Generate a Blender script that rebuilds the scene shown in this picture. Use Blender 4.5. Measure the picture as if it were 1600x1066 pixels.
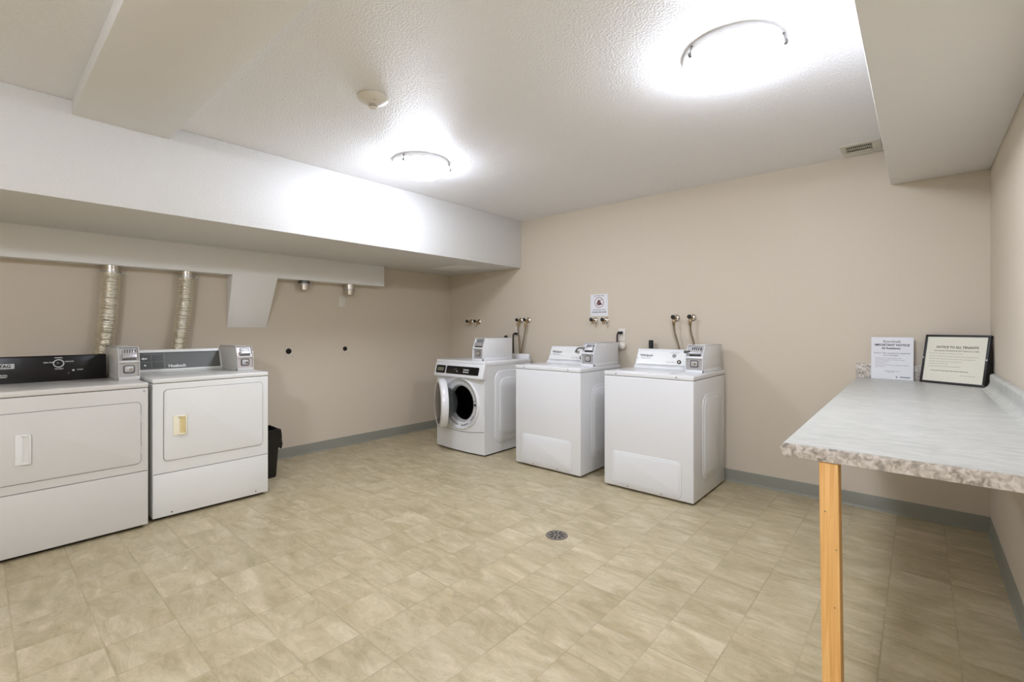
import bpy, bmesh, math, random
from mathutils import Matrix, Vector
R = math.radians
for o in list(bpy.data.objects): bpy.data.objects.remove(o)
S = bpy.context.scene
COL = S.collection

# ------------------------------------------------------------------ camera, world, exposure
cam_d = bpy.data.cameras.new('camera'); cam = bpy.data.objects.new('camera', cam_d); COL.objects.link(cam)
cam_d.sensor_fit = 'HORIZONTAL'; cam_d.sensor_width = 36.0
cam_d.lens = 36.0 * 731.377 / 1600
cam_d.shift_y = -(533.0 - 513.97) / 1600
cam_d.clip_start = 0.02
CAMX, CAMY, CAMZ = 4.4716, -3.9456, 1.2075
cam.location = (CAMX, CAMY, CAMZ)
cam.rotation_euler = (R(90), 0, math.atan2(0.65643, 0.75439))
S.camera = cam
w = bpy.data.worlds.new('world'); S.world = w; w.use_nodes = True
w.node_tree.nodes['Background'].inputs[0].default_value = (0.75, 0.77, 0.8, 1)
w.node_tree.nodes['Background'].inputs[1].default_value = 0.3
S.view_settings.view_transform = 'Standard'
S.view_settings.look = 'None'
S.view_settings.exposure = 0.21
S.view_settings.gamma = 1.0
S.view_settings.use_curve_mapping = False
LAMP = 50.0          # the two lamps in view
LAMP_BR = 150.0      # the lamp over the rear half of the room
LAMPS = [(1.81, -1.87, 48), (3.87, -1.83, 116), (3.87, -5.05, 40)]

# ------------------------------------------------------------------ dimensions (metres)
L = 4.789; YN = -6.6; ZC = 2.389
BX, BZ = 1.169, 1.8745          # long bulkhead over the dryers
RX, RZ = 4.329, 2.152           # bulkhead on the right
CT = 0.878                      # counter top

# ------------------------------------------------------------------ materials
def lin(c):
    return tuple(((v / 255) / 12.92 if v / 255 <= 0.04045 else ((v / 255 + 0.055) / 1.055) ** 2.4) for v in c)
def mat(name, col, rough=0.5, metal=0.0, bump=None, var=0.0, vscale=6, spec=None, emit=None, trans=0, alpha=1.0, ior=None, coat=0):
    """col sRGB 0-255. var: small noise variation of the colour. bump: (scale, strength, detail)."""
    m = bpy.data.materials.new(name); m.use_nodes = True
    nt = m.node_tree; N = nt.nodes; K = nt.links
    p = N['Principled BSDF']; c = lin(col) + (1,)
    p.inputs['Base Color'].default_value = c
    p.inputs['Roughness'].default_value = rough; p.inputs['Metallic'].default_value = metal
    if spec is not None: p.inputs['Specular IOR Level'].default_value = spec
    if trans: p.inputs['Transmission Weight'].default_value = trans
    if ior: p.inputs['IOR'].default_value = ior
    if coat: p.inputs['Coat Weight'].default_value = coat; p.inputs['Coat Roughness'].default_value = 0.1
    if emit: p.inputs['Emission Color'].default_value = (0.93, 1.0, 1.17, 1); p.inputs['Emission Strength'].default_value = emit
    tc = N.new('ShaderNodeTexCoord')
    nz = N.new('ShaderNodeTexNoise'); nz.inputs['Scale'].default_value = vscale; nz.inputs['Detail'].default_value = 3
    K.new(tc.outputs['Object'], nz.inputs['Vector'])
    mx = N.new('ShaderNodeMix'); mx.data_type = 'RGBA'
    v = max(var, 0.01)
    mx.inputs[6].default_value = tuple(x * (1 - v) for x in c[:3]) + (1,)
    mx.inputs[7].default_value = tuple(min(1, x * (1 + v)) for x in c[:3]) + (1,)
    K.new(nz.outputs['Fac'], mx.inputs[0]); K.new(mx.outputs[2], p.inputs['Base Color'])
    if bump:
        bn = N.new('ShaderNodeTexNoise'); bn.inputs['Scale'].default_value = bump[0]; bn.inputs['Detail'].default_value = bump[2] if len(bump) > 2 else 2
        K.new(tc.outputs['Object'], bn.inputs['Vector'])
        b = N.new('ShaderNodeBump'); b.inputs['Strength'].default_value = bump[1]; b.inputs['Distance'].default_value = 0.01
        K.new(bn.outputs['Fac'], b.inputs['Height']); K.new(b.outputs[0], p.inputs['Normal'])
    return m

def popcorn_mat(name, col, dist):
    m = mat(name, col, 0.42, var=0.02, vscale=2, spec=0.35)
    nt = m.node_tree; N = nt.nodes; K = nt.links; p = N['Principled BSDF']
    tc = [n for n in N if n.type == 'TEX_COORD'][0]
    a = N.new('ShaderNodeTexNoise'); a.inputs['Scale'].default_value = 105; a.inputs['Detail'].default_value = 3; a.inputs['Roughness'].default_value = 0.55
    K.new(tc.outputs['Object'], a.inputs['Vector'])
    r = N.new('ShaderNodeValToRGB'); r.color_ramp.elements[0].position = 0.42; r.color_ramp.elements[1].position = 0.68
    K.new(a.outputs['Fac'], r.inputs[0])
    b = N.new('ShaderNodeBump'); b.inputs['Strength'].default_value = 1.0; b.inputs['Distance'].default_value = dist
    K.new(r.outputs[0], b.inputs['Height']); K.new(b.outputs[0], p.inputs['Normal'])
    return m

def floor_mat():
    m = mat('vinyl_tile_floor', (205, 194, 170), 0.38, spec=0.4)
    nt = m.node_tree; N = nt.nodes; K = nt.links; p = N['Principled BSDF']
    def M(op, a, b=None, c=None):
        n = N.new('ShaderNodeMath'); n.operation = op
        for i, v in enumerate((a, b, c)):
            if v is None: continue
            if hasattr(v, 'links'): K.new(v, n.inputs[i])
            else: n.inputs[i].default_value = v
        return n.outputs[0]
    g = N.new('ShaderNodeNewGeometry'); s = N.new('ShaderNodeSeparateXYZ'); K.new(g.outputs['Position'], s.inputs[0])
    u = M('DIVIDE', M('ADD', s.outputs[0], -3.03 + 2.222), 0.2222)
    v = M('DIVIDE', M('ADD', s.outputs[1], 2.04 + 11.285), 0.2257)
    fu, fv = M('FLOOR', u), M('FLOOR', v)
    du = M('MINIMUM', M('FRACT', u), M('SUBTRACT', 1.0, M('FRACT', u)))
    dv = M('MINIMUM', M('FRACT', v), M('SUBTRACT', 1.0, M('FRACT', v)))
    d = M('MINIMUM', du, dv)
    cell = N.new('ShaderNodeCombineXYZ'); K.new(fu, cell.inputs[0]); K.new(fv, cell.inputs[1])
    wn = N.new('ShaderNodeTexWhiteNoise'); wn.noise_dimensions = '3D'; K.new(cell.outputs[0], wn.inputs['Vector'])
    # vein coordinates: shifted per tile so the veins break at the joints
    off = N.new('ShaderNodeVectorMath'); off.operation = 'SCALE'; off.inputs['Scale'].default_value = 7.0; K.new(wn.outputs['Color'], off.inputs[0])
    add = N.new('ShaderNodeVectorMath'); add.operation = 'ADD'; K.new(g.outputs['Position'], add.inputs[0]); K.new(off.outputs[0], add.inputs[1])
    mp = N.new('ShaderNodeMapping'); mp.inputs['Rotation'].default_value = (0, 0, R(24)); mp.inputs['Scale'].default_value = (3.2, 9.5, 1)
    K.new(add.outputs[0], mp.inputs[0])
    n1 = N.new('ShaderNodeTexNoise'); n1.inputs['Scale'].default_value = 1.0; n1.inputs['Detail'].default_value = 8; n1.inputs['Roughness'].default_value = 0.58; n1.inputs['Distortion'].default_value = 1.3
    K.new(mp.outputs[0], n1.inputs['Vector'])
    n2 = N.new('ShaderNodeTexNoise'); n2.inputs['Scale'].default_value = 5.0; n2.inputs['Detail'].default_value = 2; n2.inputs['Distortion'].default_value = .6
    K.new(add.outputs[0], n2.inputs['Vector'])
    cr = N.new('ShaderNodeValToRGB'); e = cr.color_ramp.elements
    def c3(c): return lin(c) + (1,)
    e[0].position = 0.28; e[0].color = c3((172, 158, 124)); e[1].position = 0.78; e[1].color = c3((212, 198, 168))
    for pos, cc in ((0.42, (184, 170, 137)), (0.5, (191, 177, 145)), (0.56, (196, 182, 152)), (0.64, (204, 190, 160))):
        x = cr.color_ramp.elements.new(pos); x.color = c3(cc)
    K.new(n1.outputs['Fac'], cr.inputs[0])
    # creases: thin darker and paler lines following the veins
    mp3 = N.new('ShaderNodeMapping'); mp3.inputs['Rotation'].default_value = (0, 0, R(20)); mp3.inputs['Scale'].default_value = (3.0, 8.0, 1); K.new(add.outputs[0], mp3.inputs[0])
    n3 = N.new('ShaderNodeTexNoise'); n3.inputs['Scale'].default_value = 1.6; n3.inputs['Detail'].default_value = 4; n3.inputs['Distortion'].default_value = 2.2; K.new(mp3.outputs[0], n3.inputs['Vector'])
    def line(c, wd, lo):
        q = N.new('ShaderNodeMapRange'); q.inputs[1].default_value = 0; q.inputs[2].default_value = wd; q.inputs[3].default_value = lo; q.inputs[4].default_value = 1.0
        K.new(M('ABSOLUTE', M('SUBTRACT', n3.outputs['Fac'], c)), q.inputs[0]); return q.outputs[0]
    crease = M('MULTIPLY', line(0.47, 0.018, 0.84), line(0.585, 0.03, 1.12))
    mx = N.new('ShaderNodeMix'); mx.data_type = 'RGBA'; mx.blend_type = 'MULTIPLY'; mx.inputs[0].default_value = 0.75
    cr2 = N.new('ShaderNodeValToRGB'); f = cr2.color_ramp.elements
    f[0].position = 0.3; f[0].color = (0.87, 0.84, 0.775, 1); f[1].position = 0.65; f[1].color = (1, 1, 1, 1)
    K.new(n2.outputs['Fac'], cr2.inputs[0]); K.new(cr.outputs[0], mx.inputs[6]); K.new(cr2.outputs[0], mx.inputs[7])
    mt = N.new('ShaderNodeMix'); mt.data_type = 'RGBA'; mt.blend_type = 'MULTIPLY'; mt.inputs[0].default_value = 1
    tone = M('ADD', M('MULTIPLY', wn.outputs['Value'], 0.07), 0.90)
    cb = N.new('ShaderNodeCombineColor'); tone = M('MULTIPLY', tone, crease); K.new(tone, cb.inputs[0]); K.new(tone, cb.inputs[1]); K.new(M('MULTIPLY', tone, 0.99), cb.inputs[2])
    K.new(mx.outputs[2], mt.inputs[6]); K.new(cb.outputs[0], mt.inputs[7])
    # joints: fade in and out
    jn = N.new('ShaderNodeTexNoise'); jn.inputs['Scale'].default_value = 4.5; K.new(g.outputs['Position'], jn.inputs['Vector'])
    jr = N.new('ShaderNodeMapRange'); jr.inputs[1].default_value = 0.38; jr.inputs[2].default_value = 0.6; jr.inputs[3].default_value = 0.25; jr.inputs[4].default_value = 0.8
    K.new(jn.outputs['Fac'], jr.inputs[0])
    lw = N.new('ShaderNodeMapRange'); lw.inputs[1].default_value = 0.006; lw.inputs[2].default_value = 0.02; lw.inputs[3].default_value = 1; lw.inputs[4].default_value = 0
    K.new(d, lw.inputs[0])
    jm = N.new('ShaderNodeMix'); jm.data_type = 'RGBA'; jm.inputs[7].default_value = c3((160, 145, 112))
    K.new(M('MULTIPLY', lw.outputs[0], jr.outputs[0]), jm.inputs[0]); K.new(mt.outputs[2], jm.inputs[6])
    K.new(jm.outputs[2], p.inputs['Base Color'])
    b = N.new('ShaderNodeBump'); b.inputs['Strength'].default_value = 0.25; b.inputs['Distance'].default_value = 0.002
    K.new(M('SUBTRACT', n1.outputs['Fac'], lw.outputs[0]), b.inputs['Height']); K.new(b.outputs[0], p.inputs['Normal'])
    return m

def laminate_mat(name, edge):
    m = mat(name, (205, 204, 198), 0.33, spec=0.4)
    nt = m.node_tree; N = nt.nodes; K = nt.links; p = N['Principled BSDF']
    tc = [n for n in N if n.type == 'TEX_COORD'][0]
    mp = N.new('ShaderNodeMapping'); mp.inputs['Scale'].default_value = (60, 60, 60) if edge else (13, 42, 13)
    mp.inputs['Rotation'].default_value = (0, 0, R(0 if edge else 6))
    K.new(tc.outputs['Object'], mp.inputs[0])
    n = N.new('ShaderNodeTexNoise'); n.inputs['Scale'].default_value = 1; n.inputs['Detail'].default_value = 6; n.inputs['Distortion'].default_value = 0.9 if edge else 1.0
    K.new(mp.outputs[0], n.inputs['Vector'])
    cr = N.new('ShaderNodeValToRGB'); e = cr.color_ramp.elements
    if edge:
        e[0].position = 0.33; e[0].color = lin((140, 133, 124)) + (1,); e[1].position = 0.62; e[1].color = lin((216, 209, 200)) + (1,)
        x = e.new(0.47); x.color = lin((186, 176, 163)) + (1,)
    else:
        e[0].position = 0.3; e[0].color = lin((170, 171, 165)) + (1,); e[1].position = 0.68; e[1].color = lin((196, 195, 188)) + (1,)
    K.new(n.outputs['Fac'], cr.inputs[0]); K.new(cr.outputs[0], p.inputs['Base Color'])
    return m

def wood_mat():
    m = mat('pine_wood', (232, 176, 104), 0.55)
    nt = m.node_tree; N = nt.nodes; K = nt.links; p = N['Principled BSDF']
    tc = [n for n in N if n.type == 'TEX_COORD'][0]
    mp = N.new('ShaderNodeMapping'); mp.inputs['Scale'].default_value = (70, 70, 2.2); K.new(tc.outputs['Object'], mp.inputs[0])
    n = N.new('ShaderNodeTexNoise'); n.inputs['Scale'].default_value = 1; n.inputs['Detail'].default_value = 3; n.inputs['Distortion'].default_value = 1.2
    K.new(mp.outputs[0], n.inputs['Vector'])
    cr = N.new('ShaderNodeValToRGB'); e = cr.color_ramp.elements
    e[0].position = 0.3; e[0].color = lin((226, 164, 88)) + (1,); e[1].position = 0.65; e[1].color = lin((245, 196, 124)) + (1,)
    K.new(n.outputs['Fac'], cr.inputs[0]); K.new(cr.outputs[0], p.inputs['Base Color'])
    return m

WALL = mat('beige_wall_paint', (209, 197, 178), 0.5, bump=(180, 0.05), var=0.012, vscale=1.5, spec=0.35)
CEIL = popcorn_mat('stippled_ceiling_paint', (243, 242, 242), 0.0017)
BULK = popcorn_mat('stippled_bulkhead_paint', (222, 221, 218), 0.0009)
TRIMP = mat('smooth_white_paint', (234, 232, 228), 0.5, bump=(90, 0.06))
FLOOR = floor_mat()
BASE = mat('grey_vinyl_base', (138, 137, 124), 0.5, var=0.03)
LAMT = laminate_mat('laminate_top', False); LAME = laminate_mat('laminate_edge', True)
WOOD = wood_mat()
ENAM = mat('white_enamel', (227, 227, 227), 0.22, coat=0.3, var=0.004)
ENAMG = mat('aged_enamel', (208, 205, 198), 0.28, coat=0.3, var=0.006)
ENAMD = mat('offwhite_enamel', (226, 225, 220), 0.28, coat=0.3, var=0.006)
SEAM = mat('dark_seam', (84, 82, 79), 0.7)
SHEET = mat('painted_sheet_metal', (205, 203, 198), 0.45, var=0.02)
STEEL = mat('brushed_steel', (192, 190, 190), 0.36, 0.6, bump=(220, 0.08), var=0.06, vscale=40)
DSTEEL = mat('worn_dark_steel', (105, 102, 98), 0.42, 0.8, var=0.2, vscale=60)
CHROME = mat('chrome', (215, 208, 196), 0.15, 1.0)
BRASS = mat('brass', (170, 148, 116), 0.3, 1.0, var=.1, vscale=50)
BLACK = mat('black_plastic', (20, 18, 17), 0.4)
BAG = mat('black_bin_bag', (12, 11, 11), 0.3, bump=(30, 0.5))
RUBBER = mat('black_rubber', (16, 15, 15), 0.6)
PANELG = mat('grey_console_panel', (92, 93, 88), 0.45)
PANELK = mat('black_console_panel', (17, 14, 14), 0.3, spec=.3)
CREAM = mat('yellowed_plastic', (232, 216, 170), 0.4)
WPLAS = mat('white_plastic', (228, 227, 222), 0.35)
IVORY = mat('ivory_plastic', (222, 216, 204), 0.4)
FOIL = mat('aluminium_foil', (232, 226, 210), 0.27, 0.85, bump=(45, 0.5), var=0.06, vscale=40)
DUCTM = mat('galvanised_collar', (205, 198, 184), 0.3, 0.9)
DARKIN = mat('dark_drum_steel', (30, 26, 26), 0.3, 0.6)
GASKET = mat('grey_rubber_gasket', (176, 175, 173), 0.5)
GLASSD = mat('tinted_door_glass', (46, 39, 34), 0.12, spec=0.6)
GLASS = mat('clear_bowl_glass', (128, 136, 132), 0.05, trans=0.92, ior=1.45)
PAPER = mat('white_paper', (229, 229, 231), 0.7)
PAPERC = mat('cream_paper', (228, 224, 206), 0.7)
INK = mat('dark_ink', (70, 68, 68), 0.8)
INKL = mat('faded_ink', (176, 174, 178), 0.8)
INKR = mat('maroon_ink', (84, 40, 38), 0.8)
INKP = mat('dusty_red_ink', (170, 130, 126), 0.8)
SILV = mat('silver_print', (190, 190, 186), 0.4)
INKW = mat('white_print', (232, 232, 228), 0.5)
INKG = mat('grey_print', (128, 130, 138), 0.6)
BRAID = mat('braided_steel', (150, 132, 108), 0.4, 0.7, bump=(400, 0.6), var=0.15, vscale=120)
VENTM = mat('vent_enamel', (208, 203, 190), 0.45)
VENTD = mat('vent_dark', (70, 62, 42), 0.6)
HOLE = mat('black_hole', (10, 8, 7), 0.8)
SHADE_BR = mat('lit_frosted_glass_bright', (250, 250, 248), 0.3, emit=LAMP_BR)
SHADE = mat('lit_frosted_glass', (250, 250, 248), 0.3, emit=LAMP)

# ------------------------------------------------------------------ mesh helpers
def box(bm, x0, x1, y0, y1, z0, z1, bev=0.0, seg=2):
    vs = [bm.verts.new((x, y, z)) for x in (x0, x1) for y in (y0, y1) for z in (z0, z1)]
    q = [(0, 1, 3, 2), (4, 6, 7, 5), (0, 4, 5, 1), (2, 3, 7, 6), (0, 2, 6, 4), (1, 5, 7, 3)]
    fs = [bm.faces.new([vs[i] for i in f]) for f in q]
    if bev:
        es = list({e for f in fs for e in f.edges})
        bmesh.ops.bevel(bm, geom=es, offset=bev, segments=seg, profile=0.5, affect='EDGES')
    return vs
def prism(bm, prof, axis, a, b, bev=0.0, seg=2):
    """prof: 2D points; axis 'x': prof=(y,z) ; 'y': (x,z); 'z': (x,y)."""
    def P(p, t): return {'x': (t, p[0], p[1]), 'y': (p[0], t, p[1]), 'z': (p[0], p[1], t)}[axis]
    A = [bm.verts.new(P(p, a)) for p in prof]; B = [bm.verts.new(P(p, b)) for p in prof]
    n = len(prof); fs = [bm.faces.new(A), bm.faces.new(B[::-1])]
    for i in range(n): fs.append(bm.faces.new((A[i], B[i], B[(i + 1) % n], A[(i + 1) % n])))
    if bev:
        es = list({e for f in fs for e in f.edges})
        bmesh.ops.bevel(bm, geom=es, offset=bev, segments=seg, profile=0.5, affect='EDGES')
def rr(u0, u1, v0, v1, r, n=6):
    pts = []
    for cx, cy, a in ((u1 - r, v1 - r, 0), (u0 + r, v1 - r, 90), (u0 + r, v0 + r, 180), (u1 - r, v0 + r, 270)):
        for i in range(n + 1):
            t = R(a + 90 * i / n); pts.append((cx + r * math.cos(t), cy + r * math.sin(t)))
    return pts
def slab(bm, pts, f, d0, d1, b=0.0):
    """outline pts lifted from depth d0 to d1 with a chamfer b; f(u,v,d)->xyz."""
    cu = sum(p[0] for p in pts) / len(pts); cv = sum(p[1] for p in pts) / len(pts)
    U = max(abs(p[0] - cu) for p in pts); V = max(abs(p[1] - cv) for p in pts)
    def ins(k): return [(cu + (p[0] - cu) * (1 - k / U), cv + (p[1] - cv) * (1 - k / V)) for p in pts]
    loops = [[bm.verts.new(f(p[0], p[1], d0)) for p in pts]]
    s = 1 if d1 > d0 else -1
    if b:
        loops.append([bm.verts.new(f(p[0], p[1], d1 - s * b)) for p in pts])
        loops.append([bm.verts.new(f(p[0], p[1], d1 - s * b * .3)) for p in ins(b * .3)])
        loops.append([bm.verts.new(f(p[0], p[1], d1)) for p in ins(b)])
    else:
        loops.append([bm.verts.new(f(p[0], p[1], d1)) for p in pts])
    n = len(pts)
    for A, B in zip(loops, loops[1:]):
        for i in range(n): bm.faces.new((A[i], A[(i + 1) % n], B[(i + 1) % n], B[i]))
    bm.faces.new(loops[-1]); bm.faces.new(loops[0][::-1])
def front(u, v, d): return (u, d, v)      # on a plane facing -y; d = y
def sidex(u, v, d): return (d, u, v)      # on a plane facing x; d = x
def lathe(bm, prof, n=48, M=None, cap0=False, cap1=False, a0=0, a1=360):
    full = (a1 - a0) == 360; rings = []
    for r, z in prof:
        k = n if full else n + 1
        rings.append([bm.verts.new((r * math.cos(R(a0 + (a1 - a0) * i / n)), r * math.sin(R(a0 + (a1 - a0) * i / n)), z)) for i in range(k)])
    for A, B in zip(rings, rings[1:]):
        for i in range(n if full else n):
            j = (i + 1) % len(A)
            bm.faces.new((A[i], A[j], B[j], B[i]))
    if cap0: bm.faces.new(rings[0][::-1])
    if cap1: bm.faces.new(rings[-1])
    if M is not None: bmesh.ops.transform(bm, matrix=M, verts=[v for r_ in rings for v in r_])
def tube(bm, pts, r, n=10, rf=None, cap=True):
    pts = [Vector(p) for p in pts]; rings = []; up = Vector((0, 0, 1)); prev = None
    for i, p in enumerate(pts):
        t = (pts[min(i + 1, len(pts) - 1)] - pts[max(i - 1, 0)]).normalized()
        if prev is None:
            a = t.orthogonal().normalized()
        else:
            a = (prev - t * prev.dot(t)).normalized()
        prev = a; b = t.cross(a); rad = rf(i / (len(pts) - 1)) if rf else r
        rings.append([bm.verts.new(p + (a * math.cos(2 * math.pi * k / n) + b * math.sin(2 * math.pi * k / n)) * rad) for k in range(n)])
    for A, B in zip(rings, rings[1:]):
        for k in range(n): bm.faces.new((A[k], A[(k + 1) % n], B[(k + 1) % n], B[k]))
    if cap: bm.faces.new(rings[0][::-1]); bm.faces.new(rings[-1])
def spline(ctrl, n=12):
    """Catmull-Rom through control points."""
    P = [Vector(c) for c in ctrl]; P = [P[0] * 2 - P[1]] + P + [P[-1] * 2 - P[-2]]; out = []
    for i in range(1, len(P) - 2):
        for k in range(n):
            t = k / n; a, b, c, d = P[i - 1], P[i], P[i + 1], P[i + 2]
            out.append(0.5 * ((2 * b) + (c - a) * t + (2 * a - 5 * b + 4 * c - d) * t * t + (3 * b - a - 3 * c + d) * t ** 3))
    out.append(P[-2]); return out
AX_Y = Matrix.Rotation(R(90), 4, 'X')   # lathe z axis -> -y (towards the room from the far wall)
AX_X = Matrix.Rotation(R(90), 4, 'Y')   # lathe z axis -> +x
def at(x, y, z, A=None): return Matrix.Translation((x, y, z)) @ (A if A is not None else Matrix())

def obj(name, bm, m, parent=None, smooth=True, ang=38):
    bmesh.ops.recalc_face_normals(bm, faces=bm.faces)
    me = bpy.data.meshes.new(name); bm.to_mesh(me); bm.free()
    if smooth:
        for p in me.polygons: p.use_smooth = True
        me.set_sharp_from_angle(angle=R(ang))
    ms = m if isinstance(m, (list, tuple)) else [m]
    for x in ms: me.materials.append(x)
    o = bpy.data.objects.new(name, me); COL.objects.link(o)
    if parent is not None: o.parent = parent
    return o
def B(): return bmesh.new()
def thing(name, label, cat, loc=(0, 0, 0), rz=0.0, group=None):
    o = bpy.data.objects.new(name, None); COL.objects.link(o); o.empty_display_size = 0.1
    o.location = loc; o.rotation_euler = (0, 0, rz); o['label'] = label; o['category'] = cat
    if group: o['group'] = group
    return o
def tag(o, label, cat, group=None):
    o['label'] = label; o['category'] = cat
    if group: o['group'] = group
    return o
def struct(name, bm, m, label=None, smooth=True):
    o = obj(name, bm, m, None, smooth); o['kind'] = 'structure'
    if label: o['label'] = label
    return o
def text(name, s, size, m, parent, M, align='CENTER', ext=0.0003, sx=1.0, bold=0.0):
    cu = bpy.data.curves.new(name, 'FONT'); cu.body = s; cu.size = size; cu.align_x = align; cu.align_y = 'CENTER'; cu.extrude = ext; cu.offset = bold
    cu.resolution_u = 3
    t = bpy.data.objects.new(name, cu); COL.objects.link(t)
    bpy.context.view_layer.update()
    me = bpy.data.meshes.new_from_object(t.evaluated_get(bpy.context.evaluated_depsgraph_get()))
    bpy.data.objects.remove(t)
    me.transform(M @ Matrix.Diagonal((sx, 1, 1, 1))); me.materials.clear(); me.materials.append(m)
    o = bpy.data.objects.new(name, me); COL.objects.link(o); o.parent = parent
    return o
def pxf(x, y, z, tilt=0): # text frame on a face looking towards -y; tilt leans the top back
    return Matrix.Translation((x, y, z)) @ Matrix.Rotation(R(90 - tilt), 4, 'X')

# ------------------------------------------------------------------ the room
bm = B(); box(bm, -0.12, L + 0.12, YN - 0.12, 0.12, -0.1, 0); struct('floor', bm, FLOOR, 'cream stone-look vinyl tile floor')
bm = B(); box(bm, -0.12, L + 0.12, YN - 0.12, 0.12, ZC, ZC + 0.1); struct('ceiling', bm, CEIL, 'white stippled ceiling')
bm = B(); box(bm, -0.12, 0, YN - 0.12, 0.12, 0, ZC); struct('wall_left', bm, WALL, 'beige wall behind the dryers')
bm = B(); box(bm, 0, L, 0, 0.12, 0, ZC); struct('wall_far', bm, WALL, 'beige wall behind the washers')
bm = B(); box(bm, L, L + 0.12, YN - 0.12, 0.12, 0, ZC); struct('wall_right', bm, WALL, 'beige wall beside the counter')
bm = B(); box(bm, 0, L, YN - 0.12, YN, 0, ZC); struct('wall_near', bm, WALL, 'beige wall behind the camera')
def cove(axis, a, b, s):
    bm = B(); p = [(0, 0), (0.014, 0), (0.0075, 0.006), (0.0045, 0.016), (0.004, 0.09), (0.0025, 0.0935), (0, 0.094)]
    if axis == 'y': prism(bm, [(s[0] + s[1] * q[0], q[1]) for q in p], 'y', a, b)
    else: prism(bm, [(s[0] + s[1] * q[0], q[1]) for q in p], 'x', a, b)
    return bm
struct('baseboard_left', cove('y', YN, 0, (0, 1)), BASE, 'grey vinyl base along the left wall')
struct('baseboard_far', cove('x', 0.004, L - 0.004, (0, -1)), BASE, 'grey vinyl base along the far wall')
struct('baseboard_right', cove('y', YN, 0, (L, -1)), BASE, 'grey vinyl base along the right wall')
bm = B(); box(bm, 0, BX, YN, 0, BZ, ZC, 0.004); struct('trim_1', bm, BULK, 'long white boxed bulkhead above the dryers')
bm = B(); box(bm, 0, 0.14, YN, -1.055, 1.662, BZ + .002, 0.003); struct('trim_2', bm, TRIMP, 'low white duct chase on the left wall')
bm = B(); prism(bm, [(0, 1.22), (0.14, 1.664), (0.0, 1.664)], 'y', -2.525, -2.16, 0.002); wedge = struct('trim_3', bm, TRIMP, 'white tapered chase below the duct chase')
# skew the wedge: its right edge leans
for v in wedge.data.vertices:
    if v.co.y > -2.3: v.co.y -= 0.045 * (1.664 - v.co.z) / 0.444 - 0.0
bm = B(); box(bm, RX, L, YN, 0, RZ, ZC, 0.004); struct('trim_4', bm, TRIMP, 'white bulkhead along the right wall')
bm = B(); box(bm, BX - .002, RX + .002, -3.615, -3.197, 2.315, ZC + .002, 0.003); struct('trim_5', bm, TRIMP, 'shallow white crossing bulkhead near the camera')
bm = B(); box(bm, 0.42, 0.86, -0.62, -0.32, BZ - 0.006, BZ + 0.002, 0.002)
struct('trim_6', bm, TRIMP, 'flat access cover under the bulkhead end')

# ------------------------------------------------------------------ ceiling lamps
def ceiling_light(x, y, ang, label):
    t = thing('ceiling_light', label, 'ceiling light', (x, y, ZC), 0, 'flush round ceiling lamps')
    bm = B(); lathe(bm, [(0.001, 0), (0.195, 0), (0.195, -0.027), (0.192, -0.029), (0.189, -0.027), (0.185, -0.018), (0.001, -0.018)], 64); obj('base_plate', bm, ENAM, t)
    bm = B(); pr = [(0.193, -0.034)] + [(0.191 * math.sin(R(a)), -0.034 - 0.082 * math.cos(R(a))) for a in range(90, -1, -6)]
    pr[-1] = (0.001, pr[-1][1]); lathe(bm, pr, 64); sh = obj('lamp_shade', bm, SHADE if y > -3.5 else SHADE_BR, t)
    for k in range(3):
        a = R(ang + 120 * k); bm = B()
        M = Matrix.Rotation(a, 4, 'Z')
        box(bm, 0.180, 0.203, -0.005, 0.005, -0.014, -0.010, 0.001); box(bm, 0.199, 0.203, -0.005, 0.005, -0.042, -0.010, 0.001)
        lathe(bm, [(0.001, -0.060), (0.009, -0.056), (0.011, -0.048), (0.008, -0.039), (0.001, -0.038)], 12, Matrix.Translation((0.203, 0, 0)))
        bmesh.ops.transform(bm, matrix=M, verts=bm.verts); obj('clip', bm, DSTEEL, t)
    return t
ceiling_light(*LAMPS[0], 'round frosted ceiling lamp near the long bulkhead, beside the smoke detector')
ceiling_light(*LAMPS[1], 'round frosted ceiling lamp nearest the right-hand bulkhead')
ceiling_light(*LAMPS[2], 'round frosted ceiling lamp over the rear of the room, behind the camera')

t = thing('smoke_detector', 'round cream smoke detector on the ceiling near the small lamp', 'smoke detector', (2.372, -2.612, ZC))
bm = B(); lathe(bm, [(0.001, 0), (0.074, 0), (0.077, -0.004), (0.077, -0.012), (0.072, -0.017), (0.048, -0.03), (0.03, -0.037), (0.001, -0.037)], 48); obj('base', bm, IVORY, t)
bm = B(); lathe(bm, [(0.001, -0.036), (0.024, -0.036), (0.0245, -0.041), (0.019, -0.041), (0.019, -0.043), (0.0235, -0.044), (0.023, -0.048), (0.018, -0.048), (0.018, -0.051), (0.021, -0.052), (0.017, -0.058), (0.001, -0.06)], 32); obj('sensor_chamber', bm, IVORY, t)
bm = B(); lathe(bm, [(0.0195, -0.0405), (0.0215, -0.0405), (0.0215, -0.0435), (0.0195, -0.0435)], 32); lathe(bm, [(0.0185, -0.0478), (0.0205, -0.0478), (0.0205, -0.0515), (0.0185, -0.0515)], 32); obj('slots', bm, VENTD, t)
bm = B(); lathe(bm, [(0.001, -0.034), (0.003, -0.034), (0.002, -0.036), (0.001, -0.036)], 10, Matrix.Translation((0.045, -0.02, 0))); obj('indicator', bm, VENTD, t)

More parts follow.
